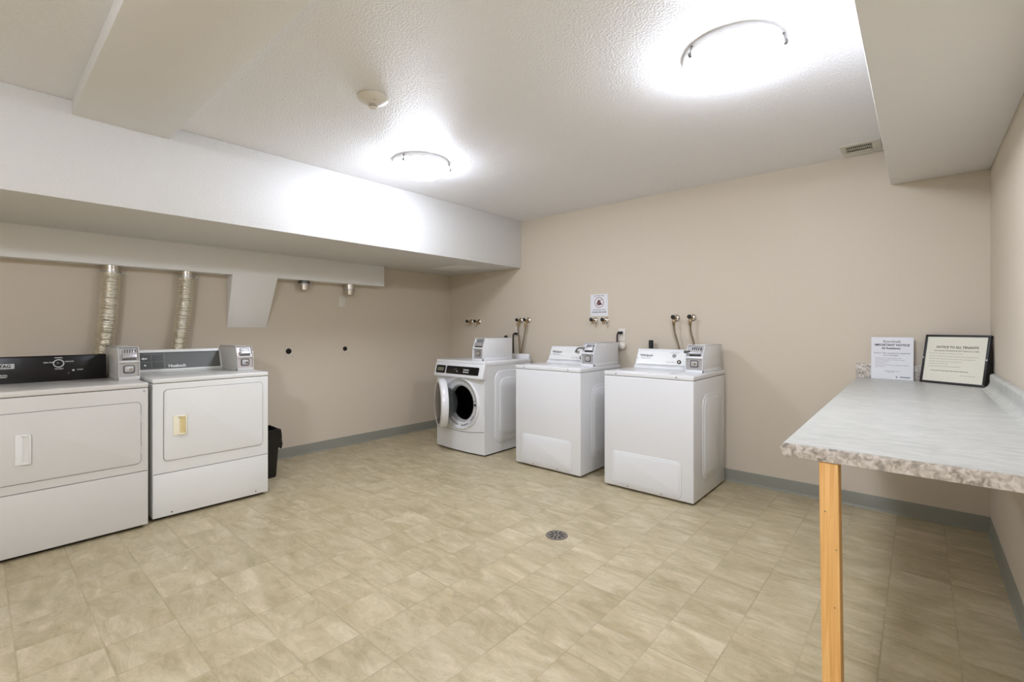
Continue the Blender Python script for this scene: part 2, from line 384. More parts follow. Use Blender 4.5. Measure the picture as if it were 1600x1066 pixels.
t = thing('ceiling_vent', 'small cream air grille on the ceiling beside the right bulkhead', 'air vent', (4.185, -0.17, ZC))
bm = B()
for a in ((-0.105, 0.105, -0.105, -0.062), (-0.105, 0.105, 0.062, 0.105), (-0.105, -0.075, -0.064, 0.064), (0.06, 0.105, -0.064, 0.064)): box(bm, *a, -0.009, 0, 0.002)
obj('frame', bm, VENTM, t)
bm = B(); box(bm, -0.078, 0.062, -0.064, 0.064, -0.002, 0); obj('backing', bm, VENTD, t)
for k in range(14):
    bm = B(); x = -0.070 + k * 0.0098; box(bm, x - 0.0012, x + 0.0012, -0.063, 0.063, -0.007, -0.001); obj('louvre', bm, VENTM, t)
bm = B(); box(bm, -0.076, 0.061, -0.005, 0.003, -0.0085, -0.001, 0.001); obj('divider', bm, VENTM, t)

# ------------------------------------------------------------------ coin boxes
def coin_box(parent, x0, x1, yf, yt, yb, z0, z1, m=ENAM, knob=False, slots=True, plate=STEEL):
    """Bolted-on coin meter facing -y (local). Side walls stand proud of a recessed steel front."""
    rec = 0.016; zm = z0 + (z1 - z0) * 0.54
    bm = B()
    prism(bm, [(yf + rec, z0), (yf + rec, zm), (yt + rec, z1 - .002), (yb, z1 - .002), (yb, z0)], 'x', x0 + .002, x1 - .002)
    for a, b in ((x0, x0 + 0.004), (x1 - 0.004, x1)):
        prism(bm, [(yf, z0), (yf + .004, zm), (yt, z1), (yb, z1), (yb, z0)], 'x', a, b, 0.001)
    prism(bm, [(yt, z1 - 0.004), (yt, z1), (yb, z1), (yb, z1 - 0.004)], 'x', x0, x1, 0.001)
    box(bm, x0, x1, yf - 0.001, yf + rec + .004, z0, z0 + 0.022, 0.002)
    box(bm, x0, x1, yf + .002, yf + rec + .006, zm - 0.003, zm + 0.003, 0.001)
    c = obj('coin_box', bm, m, parent)
    # base flange line
    bm = B(); box(bm, x0 - 0.001, x1 + 0.001, yf + 0.03, yb + .002, z0, z0 + 0.026, 0.001); obj('flange', bm, m, c)
    # lower recessed plate with lock
    cx = (x0 + x1) / 2; bm = B(); box(bm, x0 + 0.006, x1 - 0.006, yf + rec - 0.003, yf + rec + .002, z0 + 0.023, zm - 0.004); obj('coin_door', bm, plate, c)
    zl = (z0 + 0.023 + zm) / 2; bm = B()
    slab(bm, rr(cx - 0.03, cx + 0.03, zl - 0.026, zl + 0.026, 0.012), front, yf + rec - .002, yf + rec - 0.006, 0.001); obj('lock_surround', bm, DSTEEL, c)
    bm = B(); slab(bm, rr(cx - 0.023, cx + 0.023, zl - 0.019, zl + 0.019, 0.009), front, yf + rec - .005, yf + rec - 0.012, 0.003); lk = obj('lock', bm, STEEL, c)
    bm = B(); lathe(bm, [(0.001, 0.006), (0.008, 0.006), (0.009, 0), (0.009, -0.002)], 16, at(cx + 0.008, yf + rec - 0.011, zl, AX_Y)); obj('key_cylinder', bm, CHROME, c)
    # upper slanted slide head
    n = Vector((0, -(z1 - zm), (yt - yf))).normalized() ; n = Vector((0, -abs(n.y), abs(n.z)))
    up = Vector((0, n.z, -n.y)); up = Vector((0, abs(n.z), abs(n.y)))
    o = Vector((cx, (yf + yt) / 2 + rec, (zm + z1) / 2))
    def F(u, v, d): return tuple(o + Vector((u, 0, 0)) + up * v + n * d)
    hh = (z1 - zm) / 2; hw = (x1 - x0) / 2
    bm = B(); slab(bm, rr(-hw + .006, hw - .006, -hh + .006, hh - .006, 0.003), F, 0.0, 0.003); obj('slide_plate', bm, plate, c)
    bm = B(); slab(bm, rr(-hw * .62, hw * .72, -hh * .66, -hh * .05, 0.004), F, 0.002, 0.026, 0.003)
    slab(bm, rr(-hw * .5, hw * .62, hh * .02, hh * .66, 0.003), F, 0.002, 0.012, 0.002); sl = obj('coin_slide', bm, STEEL, c)
    bm = B()
    for k in range(5):
        u = -hw * .42 + k * hw * .24; slab(bm, [(u, hh * .1), (u + hw * .10, hh * .1), (u + hw * .16, hh * .58), (u + hw * .06, hh * .58)], F, 0.012, 0.0135)
    slab(bm, rr(-hw * .62, hw * .72, -hh * .84, -hh * .7, 0.001), F, 0.002, 0.006)
    obj('coin_slot', bm, HOLE if knob else DSTEEL, c)
    if knob:
        bm = B(); k0 = o + up * (-hh * .2) + n * 0.02 + Vector((-hw * .5, 0, 0)); k1 = k0 + Vector((-hw * .62 * knob, -0.02, -0.004)); k2 = k1 + Vector((-0.012 * knob, -0.006, -0.028 * (knob > 1)))
        tube(bm, spline([k0, k1, k2], 5), 0.007, 10)
        bmesh.ops.create_uvsphere(bm, u_segments=12, v_segments=8, radius=0.012, matrix=Matrix.Translation(k2)); obj('slide_handle', bm, DSTEEL, c)
    return c

def screw(parent, x, y, z, r=0.004, m=DSTEEL, name='screw'):
    bm = B(); lathe(bm, [(0.0005, 0.002), (r * .8, 0.002), (r, 0), (r, -0.002)], 12, at(x, y, z, AX_Y)); return obj(name, bm, m, parent)

# ------------------------------------------------------------------ top-loading washers
def top_washer(x0, label, knob):
    W, D, H = 0.686, 0.744, 0.885
    t = thing('washing_machine', label, 'washing machine', (x0, 0, 0), 0, 'white top-loading washers against the far wall')
    f, b = -D, -0.075
    bm = B(); box(bm, 0, W, f, b, 0.016, 0.85, 0.007, 3); obj('body', bm, ENAM, t)
    for a, c in ((0.03, f + 0.06), (W - 0.09, f + 0.06), (0.03, b - 0.1), (W - 0.09, b - 0.1)):
        bm = B(); box(bm, a, a + 0.05, c, c + 0.05, 0, 0.016); obj('foot', bm, RUBBER, t)
    bm = B(); box(bm, 0.004, W - 0.004, f + 0.004, b, 0.846, 0.853); obj('top_seam', bm, SEAM, t)
    bm = B(); box(bm, -0.001, W + 0.001, f - 0.001, b, 0.8515, H, 0.006, 3)
    slab(bm, rr(0.06, 0.50, f + 0.05, -0.385, 0.02), lambda u, v, d: (u, v, d), H - .001, H + 0.004, 0.003); obj('top_panel', bm, ENAM, t)
    # lower access panel pressed into the front
    bm = B(); slab(bm, rr(0.066, 0.602, 0.030, 0.285, 0.035), front, f + .001, f - 0.0045, 0.0042); p = obj('lower_panel', bm, ENAM, t)
    bm = B(); slab(bm, rr(0.082, 0.586, 0.046, 0.269, 0.026), front, f - .004, f - 0.0065, 0.002); obj('panel_field', bm, ENAM, p)
    screw(t, 0.2, f - 0.0035, 0.036, .005); screw(t, 0.46, f - 0.0035, 0.036, .005)
    screw(t, 0.10, f - 0.001, 0.867, .005); screw(t, W - 0.12, f - 0.001, 0.869, .005)
    # pressed ridges on the side panels
    for s, x in ((1, W), (-1, 0)):
        bm = B()
        o_, i_ = rr(f + 0.17, b - 0.10, 0.12, 0.74, 0.09), rr(f + 0.20, b - 0.13, 0.15, 0.71, 0.07)
        slab(bm, o_, sidex, x - s * .001, x + s * 0.004, 0.004); r_ = obj('side_panel', bm, ENAM, t)
        bm = B(); slab(bm, i_, sidex, x + s * .0035, x + s * 0.008, 0.004); obj('panel_field', bm, ENAM, r_)
    # console
    bm = B(); prism(bm, [(-0.35, H), (-0.345, H + 0.018), (-0.315, H + 0.026), (-0.262, 1.038), (-0.245, 1.043), (-0.12, 1.036), (-0.09, H)], 'x', 0.05, 0.562, 0.004, 2); c = obj('console', bm, ENAM, t)
    bm = B(); prism(bm, [(-0.318, H + 0.034), (-0.27, 1.02), (-0.268, 1.02), (-0.316, H + 0.034)], 'x', 0.06, 0.55); bmesh.ops.translate(bm, verts=bm.verts, vec=(0, -0.001, 0)); obj('face_plate', bm, WPLAS, c)
    tl = 19
    text('lettering', 'Whirlpool', 0.026, INKG, c, pxf(0.135, -0.2915, 0.99, tl), bold=0.0006)
    text('lettering', 'COMMERCIAL LAUNDRY', 0.008, INKG, c, pxf(0.135, -0.3015, 0.967, tl))
    bm = B(); M = at(0.368, -0.287, 0.992, Matrix.Rotation(R(90 - tl), 4, 'X'))
    lathe(bm, [(0.0005, 0.003), (0.015, 0.003), (0.0165, 0.0)], 24, M, cap0=False); obj('timer_window', bm, mat('timer_window_grey', (150, 148, 142), .5), c)
    text('lettering', 'NORMAL   PERM. PRESS', 0.007, INKG, c, pxf(0.372, -0.283, 1.018, tl))
    text('lettering', 'PUSH TO START', 0.009, INKG, c, pxf(0.345, -0.311, 0.942, tl))
    bm = B(); M = at(0.416, -0.3095, 0.945, Matrix.Rotation(R(90 - tl), 4, 'X'))
    lathe(bm, [(0.0155, 0.0), (0.0155, 0.006), (0.0125, 0.009), (0.010, 0.006), (0.010, 0.002)], 28, M); bt = obj('start_button_ring', bm, BLACK, c)
    bm = B(); lathe(bm, [(0.0005, 0.012), (0.006, 0.011), (0.009, 0.008), (0.009, 0.0)], 24, M); obj('start_button', bm, CHROME, bt)
    for xx in (0.062, 0.55): screw(c, xx, -0.2995, 0.965, .003)
    coin_box(t, 0.537, 0.662, -0.505, -0.452, -0.07, H + .0005, 1.087, ENAM, knob=knob)
    return t
top_washer(1.729, 'white top-loading washer in the middle, between the front-loader and the other top-loader', 1.5)
top_washer(2.632, 'white top-loading washer at the right end of the washer row', 0.55)

# ------------------------------------------------------------------ front-loading washer
def front_washer():
    W, H = 0.687, 0.895; f, b = -0.793, -0.10; x0 = 0.698
    t = thing('front_loading_washer', 'white front-loading washer with its round door ajar, left end of the washer row', 'washing machine', (x0, 0, 0))
    cx, cz, rh = 0.372, 0.478, 0.183
    # shell with an open front
    bm = B()
    box(bm, 0, 0.01, f, b, 0.014, H - .04); box(bm, W - 0.01, W, f, b, 0.014, H - .04); box(bm, 0.005, W - 0.005, b - 0.01, b, 0.014, H - .04)
    box(bm, 0.005, W - 0.005, f + .01, b, 0.014, 0.024)
    # front plate with a round hole, gently bowed towards the middle
    N = 96; ring = []; sq = []; mid = []
    def bow(x): return -0.022 * (1 - ((x - W / 2) / (W / 2)) ** 2)
    z0, z1 = 0.014, 0.735
    for i in range(N):
        a = 2 * math.pi * i / N; c, s = math.cos(a), math.sin(a)
        ring.append(bm.verts.new((cx + (rh + .05) * c, f + bow(cx + rh * c), cz + (rh + .05) * s)))
        k = min((W - cx) / c if c > 1e-6 else 1e9, cx / -c if c < -1e-6 else 1e9, (z1 - cz) / s if s > 1e-6 else 1e9, (cz - z0) / -s if s < -1e-6 else 1e9)
        px, pz = cx + k * c, cz + k * s; m_ = 0.5
        mx_, mz_ = cx + (rh + .05) * c * (1 - m_) + k * c * m_, cz + (rh + .05) * s * (1 - m_) + k * s * m_
        mid.append(bm.verts.new((mx_, f + bow(mx_), mz_))); sq.append(bm.verts.new((px, f + bow(px), pz)))
    corners = [(W, z1), (0, z1), (0, z0), (W, z0)]
    for i in range(N):
        j = (i + 1) % N
        bm.faces.new((ring[i], ring[j], mid[j], mid[i])); bm.faces.new((mid[i], mid[j], sq[j], sq[i]))
    for (qx, qz) in corners:   # fill the cut corners
        best = [v for v in sq]; best.sort(key=lambda v: (v.co.x - qx) ** 2 + (v.co.z - qz) ** 2)
        A = min((v for v in sq if abs(v.co.x - qx) < 1e-4), key=lambda v: abs(v.co.z - qz)); C_ = min((v for v in sq if abs(v.co.z - qz) < 1e-4), key=lambda v: abs(v.co.x - qx))
        if A is not C_:
            bm.faces.new((A, bm.verts.new((qx, f, qz)), C_))
    obj('body', bm, ENAM, t, ang=30)
    bm = B(); box(bm, 0.01, W - 0.01, f + .03, b, 0.0, 0.015); obj('plinth', bm, RUBBER, t)
    # moulded ring, boot and drum
    Mf = at(cx, f - 0.018, cz, AX_Y)
    bm = B(); lathe(bm, [(0.262, -0.012), (0.257, 0.008), (0.246, 0.013), (0.236, 0.009), (0.226, -0.002), (0.205, -0.008), (0.186, -0.010), (0.181, -0.018)], 80, Mf); obj('door_surround', bm, ENAM, t)
    bm = B(); lathe(bm, [(0.184, -0.012), (0.174, -0.012), (0.170, -0.02), (0.176, -0.035), (0.168, -0.05), (0.178, -0.07)], 72, Mf); obj('gasket', bm, GASKET, t)
    bm = B(); lathe(bm, [(0.176, -0.05), (0.215, -0.09), (0.235, -0.12), (0.235, -0.46), (0.21, -0.5), (0.001, -0.5)], 64, Mf); obj('drum', bm, DARKIN, t)
    bm = B(); lathe(bm, [(0.213, -0.001), (0.216, 0.0015), (0.210, 0.002)], 40, Mf, a0=215, a1=262); lathe(bm, [(0.213, -0.001), (0.216, 0.0015), (0.210, 0.002)], 40, Mf, a0=272, a1=300)
    lathe(bm, [(0.213, -0.001), (0.216, 0.0015), (0.210, 0.002)], 40, Mf, a0=312, a1=330); obj('surround_groove', bm, SEAM, t)
    bm = B(); lathe(bm, [(0.0005, 0.004), (0.010, 0.004), (0.011, -0.004)], 16, at(cx + 0.207, f - 0.02, cz + 0.0, AX_Y)); obj('door_latch', bm, HOLE, t)
    bm = B(); lathe(bm, [(0.0005, 0.004), (0.004, 0.004), (0.004, -0.004)], 12, at(cx + 0.209, f - 0.02, cz + 0.04, AX_Y)); obj('door_sensor', bm, HOLE, t)
    # curved seam above the kick panel
    bm = B(); pts = []
    for i in range(25):
        x = 0.005 + (W - 0.01) * i / 24; pts.append((x, f + bow(x) - 0.0005, 0.232 - 0.028 * (1 - ((x - W / 2) / (W / 2)) ** 2)))
    tube(bm, pts, 0.0022, 6); obj('kick_panel_seam', bm, SEAM, t)
    # top and control band
    bm = B(); box(bm, -0.003, W + 0.003, f - 0.004, b, H - 0.045, H, 0.01, 3)
    box(bm, 0.01, W - 0.002, b - 0.03, b, H - .01, H + 0.048, 0.012, 3); obj('top_panel', bm, ENAM, t)
    bm = B(); prism(bm, [(f - 0.006, H - 0.030), (f - 0.040, 0.738), (f - 0.036, 0.727), (f + 0.02, 0.722), (f + 0.02, H - 0.030)], 'x', -0.004, W + 0.004, 0.005, 3); c = obj('control_panel', bm, ENAM, t)
    def P(u, v, d):   # on the slanted control face
        k = (H - 0.030 - v) / (H - 0.030 - 0.738); return (u, f - 0.006 - 0.034 * k - d, v + d * 0.2)
    bm = B(); slab(bm, rr(0.022, 0.158, 0.762, 0.838, 0.010), P, 0.0, 0.004, 0.001); o1 = obj('display_panel', bm, PANELK, c)
    bm = B(); slab(bm, rr(0.045, 0.138, 0.783, 0.818, 0.003), P, 0.004, 0.0052); obj('display', bm, mat('lcd_glass', (108, 106, 88), 0.3), o1)
    bm = B(); slab(bm, rr(0.176, 0.636, 0.762, 0.838, 0.012), P, 0.0, 0.004, 0.001); o2 = obj('button_panel', bm, PANELK, c)
    bm = B()
    for r_, v in ((0, 0.808), (1, 0.786)):
        for k in range(4 if r_ == 0 else 4): slab(bm, rr(0.425 + k * 0.020, 0.441 + k * 0.020, v - .006, v + .006, 0.002), P, 0.004, 0.0055)
    obj('buttons', bm, SILV, o2)
    bm = B(); slab(bm, rr(0.326, 0.352, 0.782, 0.796, 0.004), P, 0.004, 0.0055); slab(bm, rr(0.285, 0.300, 0.80, 0.804, 0.001), P, 0.004, 0.0055); slab(bm, rr(0.305, 0.33, 0.806, 0.812, 0.001), P, 0.004, 0.0055); obj('start_button', bm, mat('dim_print', (120, 118, 114), .5), o2)
    text('lettering', 'MAYTAG', 0.020, INKG, t, pxf(0.10, f - 0.0035, 0.706, 0), sx=1.2)
    # pressed side panel
    for s, x in ((1, W), (-1, 0)):
        bm = B(); slab(bm, rr(f + 0.14, b - 0.05, 0.10, 0.80, 0.09), sidex, x - s * .001, x + s * 0.006, 0.006); r_ = obj('side_panel', bm, ENAM, t)
        bm = B(); slab(bm, rr(f + 0.21, b - 0.09, 0.17, 0.73, 0.07), sidex, x + s * .005, x + s * 0.012, 0.006); obj('panel_field', bm, ENAM, r_)
        bm = B(); slab(bm, rr(f + 0.25, b - 0.12, 0.22, 0.68, 0.05), sidex, x + s * .0155, x + s * 0.006, 0.001); bm.free()
    # the door, ajar by 34 degrees about its left edge
    th = R(31.5)
    hx, hy = -0.003, f - 0.028
    d = Vector((math.cos(th), -math.sin(th), 0)); n = Vector((-math.sin(th), -math.cos(th), 0))
    c0 = Vector((hx, hy, cz)) + d * 0.245
    M = Matrix(((d.x, 0, n.x, c0.x), (d.y, 0, n.y, c0.y), (0, 1, 0, c0.z), (0, 0, 0, 1)))
    bm = B(); lathe(bm, [(0.20, 0.000), (0.206, 0.006), (0.216, 0.008), (0.234, 0.000), (0.243, -0.02), (0.243, -0.05), (0.236, -0.064), (0.20, -0.068), (0.16, -0.068), (0.155, -0.05)], 80, M); dr = obj('door', bm, ENAM, t)
    bm = B(); lathe(bm, [(0.001, 0.024), (0.06, 0.0225), (0.12, 0.018), (0.17, 0.010), (0.204, 0.003), (0.204, -0.012), (0.001, -0.012)], 64, M); obj('outer_glass', bm, GLASSD, dr)
    bm = B(); lathe(bm, [(0.157, -0.058), (0.156, -0.075), (0.150, -0.10), (0.140, -0.125), (0.122, -0.15), (0.098, -0.168), (0.06, -0.182), (0.001, -0.188)], 64, M); obj('glass_bowl', bm, GLASS, dr)
    bm = B(); lathe(bm, [(0.163, -0.066), (0.168, -0.072), (0.158, -0.078), (0.155, -0.068)], 64, M); obj('bowl_trim', bm, STEEL, dr)
    bm = B(); box(bm, -0.004, 0.03, f - 0.032, f - 0.012, cz - 0.05, cz + 0.05, 0.003); obj('hinge', bm, ENAM, dr)
    coin_box(t, 0.462, 0.60, -0.735, -0.690, -0.30, H + .0005, 1.118, ENAM)
    return t
front_washer()

# ------------------------------------------------------------------ dryers (local -y is the room side; turned to face +x)
def dryer(y0, front_x, label, H, lip, W, door, seam, group, ENAMD=ENAMD):
    t = thing('tumble_dryer', label, 'dryer', (0, y0, 0), R(90), group)
    f, b = -front_x, -(front_x - 0.70)
    bm = B(); box(bm, 0, W, f, b, 0.020, lip, 0.006, 3); obj('body', bm, ENAMD, t)
    bm = B(); box(bm, 0.02, W - 0.02, f + 0.045, b, 0.0, 0.022); obj('plinth', bm, RUBBER, t)
    bm = B(); box(bm, 0.003, W - 0.003, f + 0.003, b, lip - 0.003, lip + 0.003); obj('top_seam', bm, SEAM, t)
    bm = B(); box(bm, -0.001, W + 0.001, f - 0.002, b, lip + 0.002, H, 0.007, 3); obj('top_panel', bm, ENAMD, t)
    # seam of the lower panel
    bm = B(); box(bm, 0.004, W - 0.004, f - 0.0008, f + 0.004, seam - 0.0015, seam + 0.0015); obj('panel_seam', bm, SEAM, t)
    bm = B(); box(bm, 0.003, W - 0.003, f - 0.003, f + .003, 0.022, seam - 0.003, 0.0025); obj('lower_panel', bm, ENAMD, t)
    # door with gap line
    a0, a1, c0, c1 = door
    bm = B(); slab(bm, rr(a0 - .0022, a1 + .0022, c0 - .0022, c1 + .0022, 0.024), front, f + .001, f - 0.0012); obj('door_gap', bm, SEAM, t)
    bm = B(); slab(bm, rr(a0, a1, c0, c1, 0.022), front, f, f - 0.006, 0.003); d = obj('door', bm, ENAMD, t)
    for z in (c0 + 0.08, c1 - 0.10):
        bm = B(); box(bm, a1 - 0.001, a1 + 0.004, f - 0.008, f, z - 0.022, z + 0.022, 0.001); obj('hinge', bm, SHEET, d)
    return t, f, b, d
def handle(d, u0, u1, z0, z1, f, m, gm=None):
    """recessed pull: frame, cup and grip lip"""
    bm = B(); w_ = u1 - u0
    slab(bm, rr(u0, u0 + w_ * .5, z0, z1, 0.006), front, f - .005, f - 0.009, 0.002)
    box(bm, u0 + w_ * .42, u1, f - 0.016, f - 0.005, z1 - 0.012, z1, 0.003); box(bm, u0 + w_ * .42, u1, f - 0.016, f - 0.005, z0, z0 + 0.012, 0.003)
    box(bm, u1 - 0.008, u1, f - 0.022, f - 0.005, z0, z1, 0.003); h = obj('handle', bm, m, d)
    bm = B(); prism(bm, [(u0 + w_ * .46, f - 0.005), (u1 - 0.006, f - 0.005), (u1 - 0.006, f - 0.016)], 'z', z0 + 0.011, z1 - 0.011); obj('grip', bm, gm or m, h)

# right-hand dryer (yellowed pull, grey console)
t, f, b, d = dryer(-3.219, 0.878, 'white dryer with a grey console and yellowed door pull, beside the bin', 0.894, 0.863, 0.686, (0.059, 0.646, 0.371, 0.822), 0.295, 'white coin dryers on the left wall')
handle(d, 0.106, 0.178, 0.525, 0.652, f, mat('pale_cream_plastic', (238, 230, 204), .4), mat('yellow_grip_plastic', (224, 204, 148), .4))
for x in (0.10, 0.60): screw(t, x, f - 0.003, 0.042, 0.005)
bm = B(); prism(bm, [(-0.345, 0.893), (-0.35, 0.902), (-0.325, 0.908), (-0.275, 1.052), (-0.262, 1.056), (-0.19, 1.05), (-0.185, 0.893)], 'x', 0.02, 0.56, 0.004, 2); c = obj('console', bm, ENAMD, t)
def Pc(u, v, dd):
    k = (v - 0.908) / (1.052 - 0.908); return (u, -0.325 + 0.05 * k - dd, v)
bm = B()
for q in ((0.026, 0.556, 1.036, 1.054), (0.026, 0.556, 0.907, 0.916), (0.026, 0.034, 0.907, 1.054), (0.546, 0.556, 0.907, 1.054)): slab(bm, [(q[0], q[2]), (q[1], q[2]), (q[1], q[3]), (q[0], q[3])], Pc, 0.0, 0.011)
obj('console_frame', bm, ENAMD, c)
bm = B(); slab(bm, [(0.03, 0.914), (0.55, 0.914), (0.55, 1.038), (0.03, 1.038)], Pc, 0.0, 0.003); pn = obj('console_panel', bm, PANELG, c)
PB = mat('dark_grey_button', (74, 75, 72), .5)
bm = B()
for a0, a1 in ((0.048, 0.106), (0.118, 0.178)):
    for z0, z1 in ((0.926, 0.966), (0.976, 1.018)): slab(bm, rr(a0, a1, z0, z1, 0.003), Pc, 0.003, 0.005)
obj('buttons', bm, PB, pn)
bm = B(); slab(bm, [(0.187, 0.918), (0.190, 0.918), (0.190, 1.034), (0.187, 1.034)], Pc, 0.003, 0.004); obj('divider_line', bm, mat('mid_grey_line', (130, 131, 126), .5), pn)
bm = B(); slab(bm, [(0.052, 0.992), (0.066, 1.003), (0.066, 0.997), (0.086, 0.997), (0.086, 0.988), (0.066, 0.988), (0.066, 0.984)], Pc, 0.005, 0.0065); slab(bm, rr(0.066, 0.078, 0.940, 0.952, 0.005), Pc, 0.005, 0.0065); obj('symbols', bm, INKW, pn)
text('lettering', 'Huebsch', 0.031, INKW, pn, pxf(0.262, -0.3245, 0.935, 19), bold=0.001)
coin_box(t, 0.557, 0.669, -0.655, -0.612, -0.27, 0.8945, 1.078, SHEET, plate=mat('pale_slide_plate', (205, 194, 190), .4, .3))

# left-hand dryer (black console)
t, f, b, d = dryer(-3.936, 0.930, 'white dryer with a black console and white door pull, at the left edge', 0.882, 0.849, 0.687, (0.040, 0.650, 0.397, 0.766), 0.347, 'white coin dryers on the left wall', ENAMG)
handle(d, 0.129, 0.187, 0.494, 0.653, f, WPLAS)
screw(t, 0.668, f - 0.001, 0.832, 0.006, STEEL, 'badge')
bm = B(); prism(bm, [(-0.42, 0.881), (-0.40, 1.036), (-0.394, 1.041), (-0.32, 1.038), (-0.30, 0.881)], 'x', 0.01, 0.566, 0.002, 2); c = obj('console', bm, PANELK, t)
def tx(s, size, m, u, z, **k): return text('lettering', s, size, m, c, pxf(u, -0.4205 + 0.02 * (z - 0.881) / 0.155 - .0006, z, 7.5), **k)
text('lettering', 'MAYTAG', 0.024, PANELK, c, pxf(0.085, -0.4096, 0.984, 0), bold=.0008)
bm = B(); slab(bm, rr(0.022, 0.148, 0.969, 0.999, 0.002), front, -0.400, -0.4092, 0.0005); obj('badge', bm, SILV, c)
tx('COMMERCIAL', 0.011, SILV, 0.085, 0.932, bold=.0005); tx('LAUNDRY', 0.010, SILV, 0.095, 0.921, bold=.0005)
def ring(cx, cz, r0, r1, dep=0.0015, nm='dial_ring', m=SILV):
    bm = B(); lathe(bm, [(r0, 0), (r0, dep), (r1, dep), (r1, 0)], 40, at(cx, -0.4205 + 0.02 * (cz - 0.881) / 0.155, cz, Matrix.Rotation(R(90 - 7.5), 4, 'X'))); return obj(nm, bm, m, c)
rg = ring(0.338, 0.991, 0.020, 0.026)
bm = B(); lathe(bm, [(0.0005, 0.014), (0.014, 0.013), (0.017, 0.0)], 32, at(0.338, -0.4065, 0.991, Matrix.Rotation(R(90 - 7.5), 4, 'X'))); kb = obj('dial_knob', bm, PANELK, c)
bm = B(); box(bm, 0.330, 0.338, -0.4235, -0.4195, 0.994, 0.997); obj('pointer', bm, SILV, kb)
tx('PERM. PRESS', 0.0085, SILV, 0.293, 0.998, bold=.0004); tx('DELICATES', 0.0085, SILV, 0.387, 1.001, bold=.0004); tx('NORMAL', 0.009, SILV, 0.338, 1.026, bold=.0004); tx('NO HEAT', 0.009, SILV, 0.340, 0.957, bold=.0004)
ring(0.405, 0.945, 0.0004, 0.006, 0.003, 'start_button', SILV); tx('START', 0.010, SILV, 0.437, 0.947, bold=.0004); ring(0.383, 0.929, 0.0004, 0.004, 0.002, 'indicator', mat('dim_print_2', (96, 92, 90), .5))
coin_box(t, 0.583, 0.69, -0.700, -0.655, -0.25, 0.8825, 1.093, SHEET)

# ------------------------------------------------------------------ dryer ducts
def collar(bm, x, y, z0, z1, r):
    lathe(bm, [(r, z0), (r, z1 - .03), (r + .003, z1 - .028), (r + .003, z1 - .02), (r, z1 - .018), (r, z1)], 32, Matrix.Translation((x, y, 0)))
    lathe(bm, [(r - .004, z1), (r - .004, z0), (r, z0)], 32, Matrix.Translation((x, y, 0)))
def clamp(parent, x, y, z, r, out=0.025, sgn=1):
    bm = B(); lathe(bm, [(r + .001, z - .006), (r + .004, z - .006), (r + .004, z + .006), (r + .001, z + .006)], 32, Matrix.Translation((x, y, 0)))
    y1 = y + sgn * (r + .002); box(bm, x - .006, x + .012, min(y1, y1 + sgn * out), max(y1, y1 + sgn * out), z - .005, z + .002, .001); obj('hose_clamp', bm, STEEL, parent)
def duct(ctrl, r, label, z1, sgn):
    x, y = ctrl[0][0], ctrl[0][1]
    t = thing('vent_duct', label, 'dryer duct', (0, 0, 0), 0, 'foil dryer ducts')
    t.location = (x, y, 0)
    bm = B(); collar(bm, 0, 0, ctrl[0][2] - .005, z1, r * .93); obj('collar', bm, DUCTM, t)
    clamp(t, 0, 0, ctrl[0][2] + 0.002, r * .95, 0.028, sgn)
    P = [(p[0] - x, p[1] - y, p[2]) for p in ctrl]
    pts = spline(P, 60); n = len(pts); bm = B()
    ln = sum((pts[i + 1] - pts[i]).length for i in range(n - 1))
    pit = 0.020
    def rf(s):
        ph = (s * ln / pit) % 1.0
        k = 0.35 + 0.65 * min(1, s * 1.3)
        return r * (1 - 0.20 * k * abs(2 * ph - 1) ** 1.5) * (1 + .02 * math.sin(s * 47))
    tube(bm, pts, r, 28, rf, cap=False); obj('flexible_hose', bm, FOIL, t, ang=60)
    return t
duct([(0.078, -3.297, 1.612), (0.080, -3.305, 1.45), (0.083, -3.325, 1.20), (0.086, -3.35, 1.0), (0.09, -3.40, 0.7), (0.095, -3.45, 0.35)], 0.056, 'silver foil duct rising behind the black-console dryer', 1.668, 1)
duct([(0.076, -2.836, 1.618), (0.077, -2.845, 1.45), (0.080, -2.875, 1.20), (0.085, -2.905, 1.0), (0.088, -2.93, 0.7), (0.09, -2.93, 0.35)], 0.053, 'silver foil duct rising behind the grey-console dryer', 1.668, 1)
def stub(y, z0, label, dark):
    t = thing('duct_stub', label, 'duct stub', (0.076, y, 0), 0, 'capped duct stubs under the chase')
    bm = B(); lathe(bm, [(0.001, z0 + .004), (0.034, z0), (0.04, z0 + .003), (0.042, z0 + .055), (0.049, z0 + .058), (0.049, 1.664)], 32); obj('cap', bm, DUCTM, t)
    bm = B(); lathe(bm, [(0.049, z0 + .056), (0.0505, z0 + .056), (0.0505, 1.663), (0.049, 1.663)], 32); obj('sleeve', bm, DSTEEL if dark else DUCTM, t)
    clamp(t, 0, 0, z0 + .056, 0.049, 0.022, 1)
    if dark: screw(t, 0.0, -0.0, z0 + .03)
    return t
stub(-1.893, 1.572, 'left capped silver duct stub under the chase, above the bare wall', True)
stub(-1.425, 1.552, 'right capped silver duct stub under the chase, above the blank plate', False)

